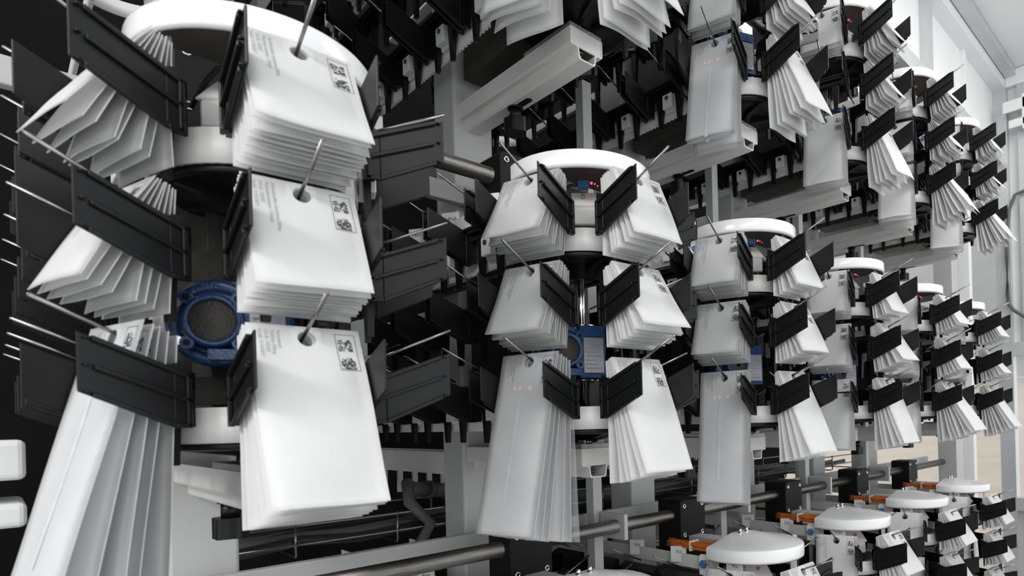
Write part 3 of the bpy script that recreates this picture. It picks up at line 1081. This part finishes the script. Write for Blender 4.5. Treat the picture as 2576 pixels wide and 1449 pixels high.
# ------------------------------------------------------------------ clutter behind the lower rows
def wires():
    t = obj('wire_tray', None)
    t.location = (0, 1.70, CZ - 0.30)
    tag(t, 'chrome wire cable tray behind the grey posts, low on the left', 'cable tray')
    for y, z in ((-0.14, 0.075), (-0.14, 0.03), (0.14, 0.075), (0.14, 0.03)):
        obj('long_wire', MB().cyl((0.1, y, z), (3.6, y, z), 0.0032, 8).mesh('long_wire', 'steel'), t)
    me = MB().tube([(0, -0.14, 0.08), (0, -0.14, 0.004), (0, -0.13, 0), (0, 0.13, 0), (0, 0.14, 0.004), (0, 0.14, 0.08)], 0.0032, 8).mesh('cross_wire', 'steel')
    for i in range(14):
        obj('cross_wire', me, t, (0.25 + 0.25 * i, 0, 0))
    q = random.Random(3)
    for i in range(9):
        y0 = -0.11 + 0.027 * i
        m_ = MB().tube([(0.1 + 0.14 * j, y0 + q.uniform(-0.012, 0.012), 0.018 + q.uniform(0, 0.022)) for j in range(25)], q.uniform(0.008, 0.014), 8).mesh('cable', 'grey_cable' if i % 3 else 'black_cable')
        c = obj('cable', m_, None, (0, 1.70, CZ - 0.30))
        tag(c, 'dark corrugated cable lying among others in the chrome wire tray', 'cable', 'cables in the wire tray')


wires()
for i, (x0, y0) in enumerate(((0.70, 1.98), (1.45, 2.02), (2.2, 2.02))):
    t = obj('terminal_strip', MB().box(0, 0.58, 0, 0.03, -0.07, 0.07).mesh('terminal_strip', 'black_paint'), None, (x0, y0, CZ - 0.17))
    tag(t, 'black strip of small white terminals behind the %s column of carousels' % ORD[i + 1], 'terminal strip')
    me = MB().box(-0.008, 0.008, -0.012, 0, -0.045, 0.045).box(-0.006, 0.006, -0.018, -0.012, 0.02, 0.035).mesh('terminal', 'clamp')
    mo = MB().box(-0.011, 0.011, -0.010, 0, -0.008, 0.008).mesh('terminal_tip', 'orange_part')
    for j in range(10):
        a = obj('terminal', me, t, (0.05 + 0.053 * j, 0, 0))
        if j % 2: obj('terminal_tip', mo, a, (0, 0, 0.058))
for i in range(3):
    x, y, z = 0.86 + 0.075 * i, 1.62 + 0.03 * i, CZ - 0.17 - 0.012 * i
    m_ = MB().cyl((-0.05, 0, 0), (0.02, 0.02, -0.01), 0.021, 16).cyl((0.02, 0.02, -0.01), (0.035, 0.024, -0.012), 0.026, 8).cyl((0.035, 0.024, -0.012), (0.10, 0.05, -0.03), 0.014, 12)
    o = obj('cable_connector', m_.mesh('cable_connector', 'grey_cable'), None, (x, y, z))
    tag(o, 'grey round cable connector above the wire tray near the second post', 'connector', 'cable connectors above the tray')
m_ = MB().tube([(0.80, 1.60, CZ - 0.15), (0.78, 1.55, CZ - 0.20), (0.83, 1.53, CZ - 0.26), (0.80, 1.56, CZ - 0.33), (0.84, 1.6, CZ - 0.40)], 0.016, 10)
tag(obj('hose', m_.mesh('hose', 'grey_cable')), 'dark flexible hose drooping beside the cable connectors', 'hose')
for i, (z0, z1) in enumerate(((-0.085, -0.004), (-0.180, -0.130))):
    o = obj('white_case', MB().box(-0.42, 0.052, 0, 0.22, z0, z1).mesh('white_case', 'panel_white'), None, (0, 1.72, CZ))
    bevel(o, 0.012, 3)
    tag(o, ('upper thick' if i == 0 else 'lower thin') + ' white case at the far left behind the long pouches', 'case')

# clear film pouch at the back of the long ones
h_ = SIZES['l'][0]
fm = pouch_mesh(h_, 45, 'clear_film')
o = obj('film_pouch', fm)
o.matrix_world = Matrix.Translation((hub(1), 1.0, CZ + LV[2])) @ Matrix.Rotation(ARM[0] + R(90), 4, 'Z') @ Matrix.Rotation(R(-2), 4, 'Z') @ Matrix.Translation((0.003, -0.147, 0.090)) @ Matrix.Rotation(R(-3), 4, 'Y')
tag(o, 'clear plastic film pouch behind the long white pouches, second carousel, middle row', 'pouch')

# end wall fittings
ar = MB().box(XE - 0.10, XE - 0.085, -0.30, 0.96, CZ + 1.81, CZ + 1.88)
ar.box(XE - 0.10, XE - 0.085, -0.30, 0.93, CZ + 1.71, CZ + 1.76)
ar.box(XE - 0.10, XE - 0.02, 0.80, 0.86, CZ + 1.69, CZ + 1.90)
o = obj('wall_bracket', ar.mesh('wall_bracket', 'panel_white'))
bevel(o, 0.006)
tag(o, 'white flat arm bracket high on the end wall frame', 'bracket')
pts = [(4.45, y, CZ + z) for y, z in ((0.80, 1.31), (0.87, 1.332), (0.918, 1.321), (0.951, 1.233), (0.967, 1.08), (0.969, 0.94), (0.970, 0.72), (0.962, 0.655), (0.94, 0.618), (0.887, 0.574), (0.78, 0.55))]
tag(obj('wall_cable', MB().tube(pts, 0.011, 8).mesh('wall_cable', 'grey_cable')), 'dark cable curving down the aluminium post of the end wall', 'cable')
